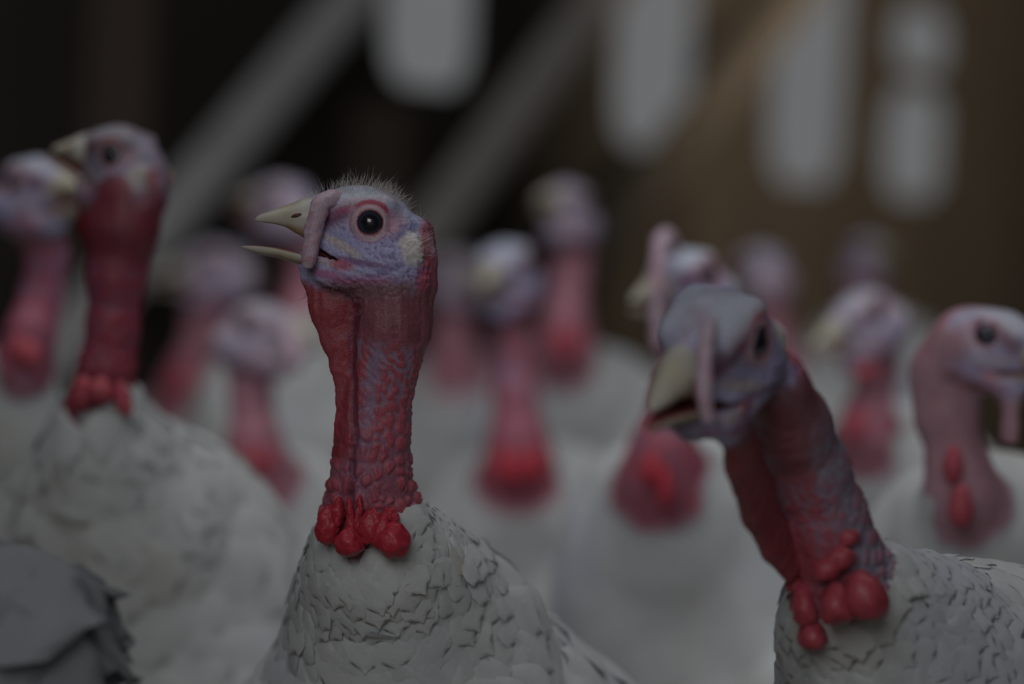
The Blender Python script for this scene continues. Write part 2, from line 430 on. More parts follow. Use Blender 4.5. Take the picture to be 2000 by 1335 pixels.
def scatter(V, F, N, mask, spacing, seed, maxn=4000):
    """spread points over the faces where mask(point)>0 with the local spacing"""
    r = np.random.default_rng(seed)
    T = np.concatenate([F[:, [0, 1, 2]], F[:, [0, 2, 3]]]); A = V[T[:, 0]]; B = V[T[:, 1]]; Cc = V[T[:, 2]]
    ar = 0.5 * np.linalg.norm(np.cross(B - A, Cc - A), axis=1) * mask[T].mean(1)
    sp = spacing[T[:, 0]]; wgt = ar / sp ** 2; tot = wgt.sum()
    n = int(min(tot * 6, 40000)); k = r.choice(len(T), n, p=wgt / tot); a = r.random(n); b = r.random(n); m = a + b > 1; a[m] = 1 - a[m]; b[m] = 1 - b[m]
    Pt = A[k] + (B[k] - A[k]) * a[:, None] + (Cc[k] - A[k]) * b[:, None]; Nn = N[T[k, 0]]; S = sp[k]
    cell = {}; keep = []; g = float(sp.max())
    for i in range(n):
        c = tuple((Pt[i] / g).astype(int)); ok = True
        for dx in (-1, 0, 1):
            for dy in (-1, 0, 1):
                for dz in (-1, 0, 1):
                    for j in cell.get((c[0] + dx, c[1] + dy, c[2] + dz), ()):
                        e = Pt[i] - Pt[j]
                        if e.dot(e) < (0.5 * (S[i] + S[j])) ** 2 * 0.75: ok = False; break
                    if not ok: break
                if not ok: break
            if not ok: break
        if ok:
            cell.setdefault(c, []).append(i); keep.append(i)
            if len(keep) >= maxn: break
    keep = np.array(keep); return Pt[keep], Nn[keep], S[keep]

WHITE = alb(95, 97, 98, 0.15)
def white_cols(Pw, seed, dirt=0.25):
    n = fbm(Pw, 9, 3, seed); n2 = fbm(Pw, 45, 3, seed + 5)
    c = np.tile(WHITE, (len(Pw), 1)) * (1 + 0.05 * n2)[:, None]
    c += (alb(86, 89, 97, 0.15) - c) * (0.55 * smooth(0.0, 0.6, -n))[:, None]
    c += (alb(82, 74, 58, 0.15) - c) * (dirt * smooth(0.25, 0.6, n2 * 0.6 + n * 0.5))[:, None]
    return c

# ------------------------------------------------------------------ one turkey
def put(o, label, cat, group=None):
    o['label'] = label; o['category'] = cat
    if group: o['group'] = group
FLOCK = 'white turkeys standing in the barn'

def turkey(label, head, hdir, hup, neck, yaw, red_from, feather_from, hs=1.0, detail=0, dewlap=(), nape=(), lobes=(), snood=None, jaw_open=1.0,
           pale=0.0, seed=1, bscale=None, dirt=0.25, bare=1.0, plum=None, wing_lift=0.0, extra=None, neck_pale=None, tint=(1, 1, 1), neck_mul=None, head_mul=None, groove=None, side_pale=None, tail_drop=0.28, tail_at=(0.27, 0.472), lift=0.0, wing_in=1.0, wing_end=0.31, root_off=(0.15, 0.555), headless=False):
    """head: point midway between the eyes; neck: (point, radius) from the head down to the root in the breast"""
    tint = np.array(tint); npts = np.array([q for q, r in neck]); nrad = [r for q, r in neck]
    root = npts[-1]; h = np.array([math.cos(math.radians(yaw)), math.sin(math.radians(yaw)), 0.0]); lt = np.array([-h[1], h[0], 0.0]); up = np.array([0, 0, 1.0])
    s = bscale or float(np.clip(root[2] / root_off[1], 0.8, 1.25))
    B0 = root - h * root_off[0] * s; B0[2] = 0.0
    def b(x, y, z): return B0 + (h * x + lt * y + up * (z + lift * min(max((z - 0.2) / 0.2, 0), 1))) * s
    H = Frame(head, hdir, hup, hs)
    emp = bpy.data.objects.new('turkey', None); COL.objects.link(emp); emp.location = B0; emp.empty_display_size = 0.1
    put(emp, label, 'turkey', FLOCK)
    fore = h * 0.97 + up * 0.22
    pr = [ellip(b(-0.01, 0, 0.455), (fore, lt, np.cross(fore, lt)), (0.235 * s, 0.15 * s, 0.15 * s), 0.02),
          ellip(b(0.115, 0, 0.44), (h, lt, up), (0.12 * s, 0.128 * s, 0.145 * s), 0.05),
          rcone(b(-0.14, 0, 0.46), b(-0.29, 0, 0.475), 0.10 * s, 0.04 * s, 0.05),
          rcone(b(0.02, 0, 0.50), root, 0.09 * s, nrad[-1], 0.06)]
    for sd in (1, -1):
        pr.append(ellip(b(-0.02, 0.075 * sd, 0.30), (h, lt, up), (0.07 * s, 0.05 * s, 0.10 * s), 0.03))
        pr.append(rcone(b(-0.03, 0.075 * sd, 0.24), b(-0.045, 0.078 * sd, 0.17), 0.026 * s, 0.014 * s, 0.02))
        ft = b(0.0, 0.08 * sd, 0); ft[2] = 0.012
        pr.append(rcone(b(-0.045, 0.078 * sd, 0.17), ft, 0.0125 * s, 0.0105, 0.006))
        for an in (-28, 0, 28, 180):
            d = h * math.cos(math.radians(an)) + lt * math.sin(math.radians(an)); ln = 0.085 if an != 180 else 0.04
            tip = ft + d * ln; tip[2] = 0.007
            pr.append(rcone(ft, tip, 0.0105, 0.0065, 0.006))
    body_pr = list(pr)
    for i in range(len(neck) - 1):
        pr.append(rcone(npts[i], npts[i + 1], nrad[i], nrad[i + 1], 0.008 if i < len(neck) - 3 else 0.025))
    dl = [q for q, r in dewlap]
    for i in range(len(dewlap) - 1):
        pr.append(rcone(dewlap[i][0], dewlap[i + 1][0], dewlap[i][1], dewlap[i + 1][1], 0.0035, flat=(H.l, 2.3)))
    for i in range(len(nape) - 1):
        pr.append(rcone(nape[i][0], nape[i + 1][0], nape[i][1], nape[i + 1][1], 0.003))
    if not headless: pr += head_prims(H)
    lo = np.min([q[1] for q in pr], 0); hi = np.max([q[2] for q in pr], 0); lo[2] = -0.004
    hf, hc = {2: (0.00085, 0.006), 1: (0.0016, 0.007), 0: (0.004, 0.012)}[detail]
    fl = np.min(np.concatenate([npts[:-2], [head - 0.05 * hs]] ), 0) - 0.032; fh = np.max(np.concatenate([npts[:-2], [head + 0.05 * hs]]), 0) + 0.032
    V, F, N = surface(pr, axis(lo[0], hi[0], fl[0], fh[0], hf, hc), axis(lo[1], hi[1], fl[1], fh[1], hf, hc), axis(lo[2], hi[2], fl[2], fh[2], hf, hc))
    # where along the neck, how far round its back
    tt, pp, dd = polyline_t(V, npts)
    rad = np.interp(tt, np.arange(len(nrad)), nrad)
    back = np.clip(((V - pp) @ nrm(-H.f * np.array(1.0))) / (rad + 1e-9), -1.3, 1.3)
    f_, l_, u_ = H.loc(V)
    inhead = smooth(-1.0, 1.0, head2d(f_, u_) + 1.0) * smooth(24, 20, np.abs(l_)) * (0 if headless else 1)
    n1 = fbm(V, 160, 3, seed); n2 = fbm(V, 420, 2, seed + 3)
    tf = tt + 0.55 * np.maximum(back, -0.2) * smooth(feather_from - 1.2, feather_from, tt)
    feath = smooth(feather_from - 0.12, feather_from + 0.12, tf + 0.10 * n1) * (1 - inhead)
    trunk = eval_pts(body_pr, V)
    feath = np.maximum(feath, smooth(0.012, 0.002, trunk) * (1 - inhead) * (tt > feather_from - 0.3)) * (V[:, 2] > 0.20 * s)
    neckm = (1 - feath) * (1 - inhead) * (V[:, 2] > 0.3)
    inhc = smooth(-3.2, 2.2, head2d(f_, u_) + 0.6 + 2.6 * n1) * smooth(24, 20, np.abs(l_)) * (0 if headless else 1)
    # relief
    disp = np.zeros(len(V))
    low = smooth(red_from + 0.2, feather_from - 0.3, tt)
    red = alb(98, 46, 55); pink = alb(96, 66, 74); lav = alb(78, 76, 92)
    if detail:
        VW = V + 0.0016 * np.stack([fbm(V, 220, 2, 31), fbm(V, 220, 2, 32), fbm(V, 220, 2, 33)], 1) + 0.0032 * np.stack([fbm(V, 90, 2, 34), fbm(V, 90, 2, 35), fbm(V, 90, 2, 36)], 1)
        sk = VW.copy(); sk[:, 2] += 0.55 * (VW @ RT)          # rows of bumps lean across the neck
        f1, f2 = worley(sk * np.array([1, 1, 0.8]), 260, 11); g1, g2 = worley(VW * np.array([1, 1, 0.85]), 150, 12)
        bs = smooth(0.75, 0.2, f1) ; bb = smooth(0.06, 0.42, g2 - g1) * smooth(0.95, 0.35, g1)
        bump = bs * (1 - low) + bb * low
        dlm = np.zeros(len(V))
        if len(dl):
            _, _, dd2 = polyline_t(V, np.array(dl)); dlm = smooth(0.016, 0.010, dd2) * smooth(-0.15, -0.5, back)
        amp = (0.00035 + 0.0005 * smooth(red_from, red_from + 1.2, tt) + 0.0012 * low * smooth(feather_from + 0.1, feather_from - 0.5, tt)) * smooth(red_from - 0.3, red_from + 0.6, tt) * (1 - 0.65 * dlm)
        disp += neckm * (bump - 0.35) * amp * bare
        disp += neckm * 0.0003 * n2 * (1 - low)
        stri = vnoise(np.stack([V @ RT * 420, V @ FW * 420, V @ UP * 45], 1), 1.0, 41)
        disp += neckm * smooth(red_from + 0.8, red_from - 0.2, tt) * 0.0005 * stri
        # head skin: fine wrinkles on cheek and jaw, lumps on the nape
        wr = vnoise(np.stack([f_ * 0.55 + 0.3 * u_ + 1.5 * n1, l_ * 0.35, u_ * 0.85 - 0.4 * f_], 1), 1.0, 51)
        ck = smooth(6, -6, u_) * smooth(26, 16, f_)
        wr = wr + 0.6 * vnoise(np.stack([f_ * 1.1 + 0.5 * u_, l_ * 0.6, u_ * 1.7 - 0.7 * f_], 1), 1.0, 52)
        disp += inhead * (0.00068 * wr * (0.25 + 0.75 * ck) * smooth(7.6, 10.5, np.hypot(f_, u_)) + 0.00012 * n2)
        nm = inhead * smooth(-24, -28, f_) * smooth(8, 0, u_)
        disp += nm * (smooth(0.75, 0.2, f1) - 0.3) * 0.0012
        cdet = bump
    else:
        g1, g2 = worley(V, 90, 12); cdet = smooth(0.06, 0.42, g2 - g1); wr = n1
        disp += neckm * low * 0.001 * (cdet - 0.4)
    if groove is not None:
        flatp = lambda q: q - (q @ H.l)[:, None] * H.l
        _, _, gd = polyline_t(flatp(V) + (H.f * 0.0016)[None, :] * n1[:, None], flatp(np.array(groove))); gmask = smooth(0.0026, 0.0008, gd) * ((V - pp) @ H.l > 0)
        disp -= 0.0018 * gmask * neckm
    fw1, fw2 = worley(V * np.array([1, 1, 0.7]), 34 if detail else 22, 61)
    disp += feath * ((0.0055 if detail == 2 else 0.0035) * fbm(V, 26, 2, seed + 9) + 0.0016 * smooth(0.8, 0.2, fw1))
    # colour
    c = np.tile(lav, (len(V), 1))
    hc_ = np.tile(alb(88, 87, 108), (len(V), 1)) * (1 + 0.10 * n1)[:, None]
    splats(V, hc_, H, HEADPAINT, n1 + 0.5 * n2)
    # wrinkles are darker and more purple at their bottoms; the ring of the eyelid; the red arc over it
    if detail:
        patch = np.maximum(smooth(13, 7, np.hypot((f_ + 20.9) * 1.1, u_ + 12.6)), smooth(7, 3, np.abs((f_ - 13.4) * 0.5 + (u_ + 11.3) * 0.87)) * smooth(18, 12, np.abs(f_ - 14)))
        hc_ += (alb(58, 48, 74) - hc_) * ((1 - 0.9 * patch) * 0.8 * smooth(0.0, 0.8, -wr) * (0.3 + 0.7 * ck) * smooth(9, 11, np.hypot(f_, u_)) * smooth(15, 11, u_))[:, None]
    er = np.hypot(f_, u_); an = np.degrees(np.arctan2(u_, f_)); eye_side = smooth(10, 13, np.abs(l_))
    hc_ += (alb(96, 82, 88) - hc_) * (0.9 * smooth(9.4, 8.6, er) * eye_side)[:, None]
    hc_ += (alb(74, 42, 56) - hc_) * (0.6 * smooth(0.8, 0.2, np.abs(er - 9.7)) * eye_side)[:, None]
    arc = smooth(1.5, 0.5, np.abs(er - 10.3) + 0.5 * n1) * smooth(38, 58, an) * smooth(165, 140, an) * eye_side
    hc_ += (alb(86, 22, 38) - hc_) * (0.9 * arc)[:, None]
    # crown and inside of the mouth
    hc_ += (alb(91, 96, 105) - hc_) * (0.8 * smooth(11, 17, u_))[:, None]
    a2 = hp(582, 474); b2 = hp(664, 510); e = b2 - a2
    tm = np.clip(((f_ - a2[0]) * e[0] + (u_ - a2[1]) * e[1]) / e.dot(e), 0, 1)
    md = np.hypot(f_ - a2[0] - tm * e[0], u_ - a2[1] - tm * e[1]) - (3.2 - 2.85 * tm)
    mm = smooth(0.45, 0.0, md) * (np.abs(l_) < 11.5)
    hc_ += (alb(52, 14, 18) - hc_) * mm[:, None]
    hc_ += (alb(66, 24, 32) - hc_) * (0.85 * smooth(7.0, 6.4, er) * eye_side)[:, None]
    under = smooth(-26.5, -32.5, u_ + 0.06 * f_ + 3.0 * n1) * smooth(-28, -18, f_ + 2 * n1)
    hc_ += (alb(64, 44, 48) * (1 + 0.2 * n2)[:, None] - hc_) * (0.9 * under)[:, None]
    if pale: hc_ += (alb(83, 76, 82) - hc_) * (pale * 0.6 * (1 - under))[:, None]
    rr = red * (1 + 0.10 * n1)[:, None]
    up_n = smooth(red_from + 1.0, red_from - 0.2, tt)
    rr = rr + (alb(66, 42, 48) * (1 + 0.25 * (stri if detail else 0 * n1))[:, None] - rr) * (0.8 * up_n)[:, None]
    gap = (1 - smooth(0.12, 0.55, cdet + 0.25 * n1)) * smooth(red_from, red_from + 0.6, tt)
    gapc = lav + (alb(84, 40, 50) - lav) * (low ** 0.8)[:, None] * 0.75
    rr = rr + (gapc - rr) * (0.8 * gap)[:, None]
    if detail:
        rr += (alb(84, 27, 32) * (1 + 0.12 * n2)[:, None] - rr) * (0.75 * dlm)[:, None]
        # a bluish strip beside the fold of the dewlap
        strip = np.exp(-((back + 0.25 + 0.12 * n1) / 0.22) ** 2) * smooth(red_from, red_from + 0.5, tt) * (1 - 0.75 * low) * (1 - dlm)
        rr += (alb(76, 66, 84) - rr) * (0.65 * strip)[:, None]
    npale = pale if neck_pale is None else neck_pale
    if npale: rr = rr + (alb(96, 66, 75) - rr) * min(npale, 1) * 0.8
    if npale > 1: rr = rr + (alb(96, 84, 90) - rr) * (npale - 1)
    if side_pale is not None:
        sp_ = smooth(0.15, 0.75, ((V - pp) @ side_pale) / (rad + 1e-9) + 0.25 * n1) * smooth(red_from - 1.2, red_from, tt)
        rr = rr + (alb(80, 78, 90) - rr) * (sp_ * (0.35 + 0.6 * smooth(0.65, 0.3, cdet + 0.3 * n1)))[:, None]
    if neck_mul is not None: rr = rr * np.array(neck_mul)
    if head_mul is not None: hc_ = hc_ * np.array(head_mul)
    if groove is not None:
        gw = gmask * (1 - feath)
        rr = rr + (alb(46, 24, 38) - rr) * (0.65 * gw)[:, None]
    c = c + (rr - c) * (1 - feath)[:, None]
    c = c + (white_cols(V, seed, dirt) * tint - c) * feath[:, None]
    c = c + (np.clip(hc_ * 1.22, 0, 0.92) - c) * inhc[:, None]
    legm = (V[:, 2] < 0.2 * s); c[legm] = alb(80, 70, 66)
    Vd = V + N * disp[:, None]
    bo = link_mesh('body', Vd, F, c, M_SKIN if detail else M_FARSKIN, emp, B0)
    bo.data.materials.append(M_FEATHER); ff_ = feath[F].mean(1) > 0.5
    if len(ff_) == len(bo.data.polygons): bo.data.polygons.foreach_set('material_index', ff_.astype(np.int32))

    if not headless: head_parts(H, emp, B0, detail, jaw_open, pale)
    # caruncles
    for li, (q, r3, ax3) in enumerate(lobes):
        lv, lf = ICO[4 if detail == 2 else 3 if detail else 2]
        axs = np.array([nrm(v) for v in ax3]); p = lv * np.array(r3)
        tz = lv[:, 2:3]; p[:, :2] *= (1.0 - 0.22 * tz)          # drops: fuller below
        W_ = q + p @ axs
        nn = fbm(W_, 130, 2, 70 + li); n3 = fbm(W_, 400, 2, 90 + li)
        W_ = W_ + (lv @ axs) * (0.27 * nn * min(r3) + 0.0008 * n3 + 0.0006 * (smooth(0.8, 0.2, worley(W_, 230, 4)[0]) - 0.4))[:, None]
        cc = np.tile(alb(98, 24, 34) if not pale else alb(92, 36, 44), (len(lv), 1)) * (1 + 0.14 * nn + 0.08 * n3)[:, None]
        link_mesh('caruncle', W_, lf, cc, M_LOBE if detail else M_FARSKIN, emp, B0)
    if snood is not None:
        path, rads = snood; pth = catmull(path, 8); rad_ = np.interp(np.linspace(0, 1, len(pth)), np.linspace(0, 1, len(rads)), rads)
        nt = 20 if detail else 8
        tv, tf_ = tube(pth, rad_, nt)
        nn = fbm(tv, 300, 2, 5); w1, w2 = worley(tv, 280, 8)
        ctr = np.repeat(pth, nt, 0); ctr = np.concatenate([ctr, pth[:1], pth[-1:]]); o_ = tv - ctr
        tv = ctr + o_ * (1 + 0.18 * nn + 0.16 * smooth(0.7, 0.2, w1))[:, None]
        cc = np.tile(alb(106, 94, 104), (len(tv), 1)) * (1 + 0.08 * nn)[:, None]
        cc += (alb(100, 62, 70) - cc) * (0.7 * smooth(0.55, 0.2, w1) * smooth(0.25, 0.5, np.linspace(0, 1, len(tv))))[:, None]
        link_mesh('snood', tv, tf_, cc, M_SKIN if detail else M_FARSKIN, emp, B0)
    # wings and tail
    for sd in (1, -1):
        wl = wing_lift
        wpr = [ellip(b(-0.05, 0.128 * sd * wing_in, 0.475 + wl), (h * 0.98 + up * 0.16, lt * sd + up * -0.15, up), (0.19 * s, 0.034 * s, 0.088 * s), 0.02),
               ellip(b(0.105, 0.112 * sd * wing_in, 0.50 + wl), (h, lt, up), (0.062 * s, 0.042 * s, 0.062 * s), 0.03),
               rcone(b(-0.15, 0.115 * sd, 0.46 + wl), b(-wing_end, 0.06 * sd, 0.44 + wl), 0.05 * s, 0.015 * s, 0.03, flat=(lt, 2.2))]
        lo = np.min([q[1] for q in wpr], 0); hi = np.max([q[2] for q in wpr], 0); hw = 0.006 if detail else 0.012
        wv, wf, wn = surface(wpr, np.arange(lo[0], hi[0], hw), np.arange(lo[1], hi[1], hw), np.arange(lo[2], hi[2], hw), snap=1)
        g1, g2 = worley(wv * np.array([1, 1, 1.6]), 26, 77)
        wv = wv + wn * (0.003 * smooth(0.8, 0.2, g1) + 0.003 * fbm(wv, 30, 2, 3))[:, None]
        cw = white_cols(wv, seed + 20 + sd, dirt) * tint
        if plum:
            vis = (wn @ nrm(CAM - B0) > -0.35) & (np.einsum('ij,j->i', wn, lt * sd) > -0.2)
            if vis.any():
                pt, pn, sp = scatter(wv, wf, wn, vis.astype(float), np.full(len(wv), plum[1] * 1.1), seed + 40 + sd, 700)
                dr = np.tile(-h * 0.85 - up * 0.42, (len(pt), 1)) + rng.normal(0, 0.10, (len(pt), 3)); dr -= pn * np.sum(dr * pn, 1)[:, None]; dr /= np.linalg.norm(dr, axis=1)[:, None]
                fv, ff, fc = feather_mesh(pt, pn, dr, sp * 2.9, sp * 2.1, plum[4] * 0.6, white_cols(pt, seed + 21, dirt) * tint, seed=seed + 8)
                wv2 = np.concatenate([wv, fv]); wf2 = np.concatenate([wf, ff + len(wv)]); cw2 = np.concatenate([cw, fc])
                link_mesh('wing', wv2, wf2, cw2, M_FEATHER, emp, B0); continue
        link_mesh('wing', wv, wf, cw, M_FEATHER, emp, B0)
    nft = 13; a_ = np.linspace(-1, 1, nft)
    tp = np.array([b(-tail_at[0], 0.03 * q, tail_at[1] - 0.012 * q * q) for q in a_]); spread = 0.28
    td = np.array([nrm(-h * math.cos(spread * q) + lt * math.sin(spread * q) + up * -tail_drop) for q in a_])
    tn = np.array([nrm(up - td[i] * td[i][2] + lt * 0.25 * a_[i]) for i in range(nft)]); tn = tn - td * np.sum(tn * td, 1)[:, None]; tn /= np.linalg.norm(tn, axis=1)[:, None]
    tp = tp + tn * np.linspace(0, 0.012, nft)[:, None]
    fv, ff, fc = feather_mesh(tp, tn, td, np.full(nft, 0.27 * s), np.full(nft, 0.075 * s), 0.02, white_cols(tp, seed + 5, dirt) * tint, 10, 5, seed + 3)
    link_mesh('tail', fv, ff, fc, M_FEATHER, emp, B0)
    if plum:
        dens = feath * (V[:, 2] > 0.36) * (N @ nrm(CAM - B0) > -0.45)
        for q, r3, _ in lobes: dens = dens * smooth(1.35, 1.6, np.linalg.norm(V - q, axis=1) / max(r3))
        far_ = np.linalg.norm(V - npts[-3], axis=1)
        spc = plum[0] + (plum[1] - plum[0]) * smooth(0.02, plum[2], far_)
        pt, pn, sp = scatter(Vd, F, N, dens, spc, seed + 2, plum[3])
        pt = pt + pn * 0.001
        fl_ = nrm(npts[-2] - npts[-4]); fr_ = np.linalg.norm(pt - npts[-3], axis=1); k = smooth(0.03, 0.16, fr_)[:, None]
        away = pt - (npts[-4] + npts[-3]) * 0.5; away /= np.linalg.norm(away, axis=1)[:, None]
        dr = (fl_ * 0.6 + away) * (1 - k) + (away * 0.7 - h * 0.6 - up * 0.35) * k + rng.normal(0, 0.16, pt.shape)
        dr -= pn * np.sum(dr * pn, 1)[:, None]; dr /= np.linalg.norm(dr, axis=1)[:, None]
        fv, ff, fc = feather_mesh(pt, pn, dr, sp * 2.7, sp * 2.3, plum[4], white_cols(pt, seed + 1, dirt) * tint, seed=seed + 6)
        link_mesh('plumage', fv, ff, fc, M_FEATHER, emp, B0)
    if detail == 2:
        bristles(V, N, H, f_, l_, u_, inhead, neckm, tt, emp, B0)
    return emp, V, N

def head_parts(H, emp, B0, detail, jaw, pale):
    k = 0.001 * H.s; nr = 20 if detail else 10
    up_ = [(640, 381, 497, 9.6), (612, 384, 477, 9.2), (594, 386, 470, 8.6), (576, 394, 461, 7.6), (558, 400.5, 450, 6.5), (540, 407, 444, 5.4), (525, 412.5, 440, 4.3), (511, 417.5, 436.5, 2.9), (503, 422, 434, 1.7), (498.5, 427, 431, 0.5)]
    lo_ = [(620, 496, 523, 8.8), (600, 490, 520, 8.4), (585, 486, 517, 7.8), (566, 482, 512, 6.9), (547, 479, 504.5, 6.0), (528, 476, 501, 5.0), (508, 474.5, 497.5, 3.7), (490, 475.5, 491.5, 2.3), (478, 477.5, 486, 1.2), (471, 480, 482, 0.4)]
    for name, st, upper in (('upper_beak', up_, True), ('lower_beak', lo_, False)):
        V = []; C = []; F = []
        st = catmull(st, 3)
        for x, yt, yb, wd in st:
            ft, ut = hp(x, yt); _, ub = hp(x, yb); cu = (ut + ub) / 2; hh = (ut - ub) / 2
            for q in range(nr):
                a = 2 * math.pi * q / nr; ca, sa = math.cos(a), math.sin(a)
                ll = wd * math.copysign(abs(ca) ** (0.8), ca); sg = math.copysign(abs(sa) ** 1.0, sa)
                if upper:
                    if sg < 0: sg *= 1 - 0.45 * (1 - abs(ca)) * smooth(640, 520, np.array(x))   # hollow underside
                    ll *= 1 - 0.30 * max(sg, 0) ** 2
                else:
                    if sg > 0: sg = sg * (1 - 0.75 * (1 - abs(ca)))
                    ll *= 1 - 0.25 * max(-sg, 0) ** 2
                f, u = ft, cu + hh * sg
                if not upper and jaw < 1.0:
                    ang = math.radians(15 * (1 - jaw)); pf, pu = hp(664, 512); df, du = f - pf, u - pu
                    f, u = pf + df * math.cos(ang) - du * math.sin(ang), pu + df * math.sin(ang) + du * math.cos(ang)
                # raised cere round the nostril
                if upper:
                    dn = math.hypot((x - 580) / 20, (cu + hh * sg - hp(0, 415)[1]) / PXMM / 17)
                    ll *= 1 + 0.10 * math.exp(-dn ** 4)
                V.append(H.w(f, ll, u))
                base = alb(98, 95, 85) if upper else alb(96, 91, 80)
                tipk = float(smooth(560, 500, np.array(x))); c = base + (alb(102, 100, 95) - base) * tipk
                c = c + (alb(101, 100, 98) - c) * float(smooth(565, 600, np.array(x))) * 0.8
                if upper and sg < -0.55: c = c + (alb(86, 66, 44) - c) * 0.8
                if not upper and sa > 0.25 and abs(ca) < 0.85: c = alb(80, 40, 42)
                if not upper and sa < -0.4: c = c + (alb(80, 66, 56) - c) * 0.5
                C.append(c)
        m = len(st)
        for i in range(m - 1):
            for q in range(nr):
                q2 = (q + 1) % nr; F.append((i * nr + q, (i + 1) * nr + q, (i + 1) * nr + q2, i * nr + q2))
        F.append(tuple(range(nr))); F.append(tuple((m - 1) * nr + q for q in reversed(range(nr))))
        o = link_mesh(name, np.array(V), F, np.array(C), M_BEAK, emp, B0)
        if upper and detail:
            for sd in (1, -1):
                lv, lf = ICO[3]; ctr = H.w(*(lambda h: (h[0], sd * 7.4, h[1]))(hp(584, 421)))
                ax = np.array([nrm(H.f * 0.97 - H.u * 0.25), H.l, nrm(H.u * 0.97 + H.f * 0.25)])
                pv = ctr + (lv * np.array([3.6, 1.5, 1.25]) * k) @ ax
                nob = link_mesh('nostril', pv, lf, alb(44, 20, 18), M_SKIN, o, B0)
    for sd in (1, -1):
        lv, lf = ICO[4 if detail == 2 else 3]
        ctr = H.w(0.0, sd * 11.7, 0.0); axm = np.array([H.f, H.l * sd, H.u])
        V = ctr + lv @ axm * 7.9 * k
        ang = np.hypot(lv[:, 0], lv[:, 2])
        c = np.tile(alb(9, 10, 15), (len(lv), 1))
        c += (alb(22, 27, 38) - c) * smooth(0.48, 0.60, ang)[:, None]
        c += (alb(12, 13, 18) - c) * smooth(0.68, 0.76, ang)[:, None]
        link_mesh('eye', V, lf, c, M_EYE, emp, B0)

def bristles(V, N, H, f_, l_, u_, inhead, neckm, tt, emp, B0):
    r = np.random.default_rng(3)
    for name, mask, n, ln, bend in (('crown_bristles', (inhead > 0.9) * smooth(12, 17, u_ - 0.42 * np.minimum(f_, 0)) * (f_ < 33) * (f_ > -30) * (u_ > 2), 460, (3.5, 9.0), (-0.30, 0.25)),
                                    ('nape_bristles', (inhead > 0.5) * smooth(-21, -27, f_) * (u_ > -18), 170, (3.0, 7.5), (-0.4, 0.35)),
                                    ('throat_bristles', np.maximum(inhead, neckm) * smooth(-25, -30, u_) * smooth(-56, -40, u_) * (f_ < 36), 420, (2.5, 6.0), (0.1, -0.9)),
                                    ('snout_bristles', (inhead > 0.5) * (f_ > 26) * (u_ > 9), 60, (2, 5), (0.2, 0.4))):
        wgt = np.asarray(mask, float); 
        if wgt.sum() < 1: continue
        k = r.choice(len(V), n, p=wgt / wgt.sum()); bag = Bag()
        for i in k:
            d = nrm(N[i] + H.f * bend[0] + H.u * bend[1] + r.normal(0, 0.28, 3)); L = r.uniform(*ln) * 0.001
            p0 = V[i] - N[i] * 0.0005; side = nrm(np.cross(d, (0.2, 0.5, 0.84))); b2 = np.cross(d, side); cv = r.normal(0, 0.22, 3)
            rr = 0.00008; vs = []
            for s_, w_ in ((0, 1.0), (0.5, 0.75)):
                c = p0 + d * L * s_ + cv * L * s_ * s_
                for q in range(3):
                    a = q * 2.094; vs.append(c + (side * math.cos(a) + b2 * math.sin(a)) * rr * w_)
            vs.append(p0 + d * L + cv * L)
            bag.add(vs, [(0, 1, 4, 3), (1, 2, 5, 4), (2, 0, 3, 5), (3, 4, 6), (4, 5, 6), (5, 3, 6)], alb(110, 108, 108) if 'throat' not in name else alb(86, 72, 70))
        o = bag.out(name, M_HAIR, emp, B0); o['kind'] = 'stuff'

# ------------------------------------------------------------------ the barn
def box_verts(o, ex, ey, ez):
    """box from corner o with edge vectors"""
    o, ex, ey, ez = (np.asarray(v, float) for v in (o, ex, ey, ez))
    V = [o + ex * i + ey * j + ez * k for k in (0, 1) for j in (0, 1) for i in (0, 1)]
    return np.array(V), [(0, 2, 3, 1), (4, 5, 7, 6), (0, 1, 5, 4), (2, 6, 7, 3), (0, 4, 6, 2), (1, 3, 7, 5)]
def wood_mat(name, c1, c2, rough=0.85, scale=(14, 14, 1.2)):
    m, nt, b = new_mat(name); N = nt.nodes; L = nt.links
    tc = N.new('ShaderNodeTexCoord'); mp = N.new('ShaderNodeMapping'); mp.inputs['Scale'].default_value = scale
    nz = N.new('ShaderNodeTexNoise'); nz.inputs['Scale'].default_value = 3.0; nz.inputs['Detail'].default_value = 6; nz.inputs['Roughness'].default_value = 0.65
    cr = N.new('ShaderNodeValToRGB'); cr.color_ramp.elements[0].position = 0.3; cr.color_ramp.elements[1].position = 0.75
    cr.color_ramp.elements[0].color = (*c1, 1); cr.color_ramp.elements[1].color = (*c2, 1)
    at = N.new('ShaderNodeAttribute'); at.attribute_name = 'Col'
    mx = N.new('ShaderNodeMix'); mx.data_type = 'RGBA'; mx.blend_type = 'MULTIPLY'; mx.inputs['Factor'].default_value = 1.0
    bp = N.new('ShaderNodeBump'); bp.inputs['Distance'].default_value = 0.004; bp.inputs['Strength'].default_value = 0.5
    L.new(tc.outputs['Object'], mp.inputs['Vector']); L.new(mp.outputs['Vector'], nz.inputs['Vector']); L.new(nz.outputs['Fac'], cr.inputs['Fac'])
    L.new(cr.outputs['Color'], mx.inputs['A']); L.new(at.outputs['Color'], mx.inputs['B']); L.new(mx.outputs['Result'], b.inputs['Base Color'])
    L.new(nz.outputs['Fac'], bp.inputs['Height']); L.new(bp.outputs['Normal'], b.inputs['Normal']); b.inputs['Roughness'].default_value = rough
    return m
M_BOARD = wood_mat('dark_barn_boards', (0.019, 0.017, 0.0155), (0.046, 0.040, 0.035))
M_BRACE = wood_mat('weathered_grey_timber', (0.32, 0.32, 0.33), (0.50, 0.50, 0.51), scale=(10, 10, 10))
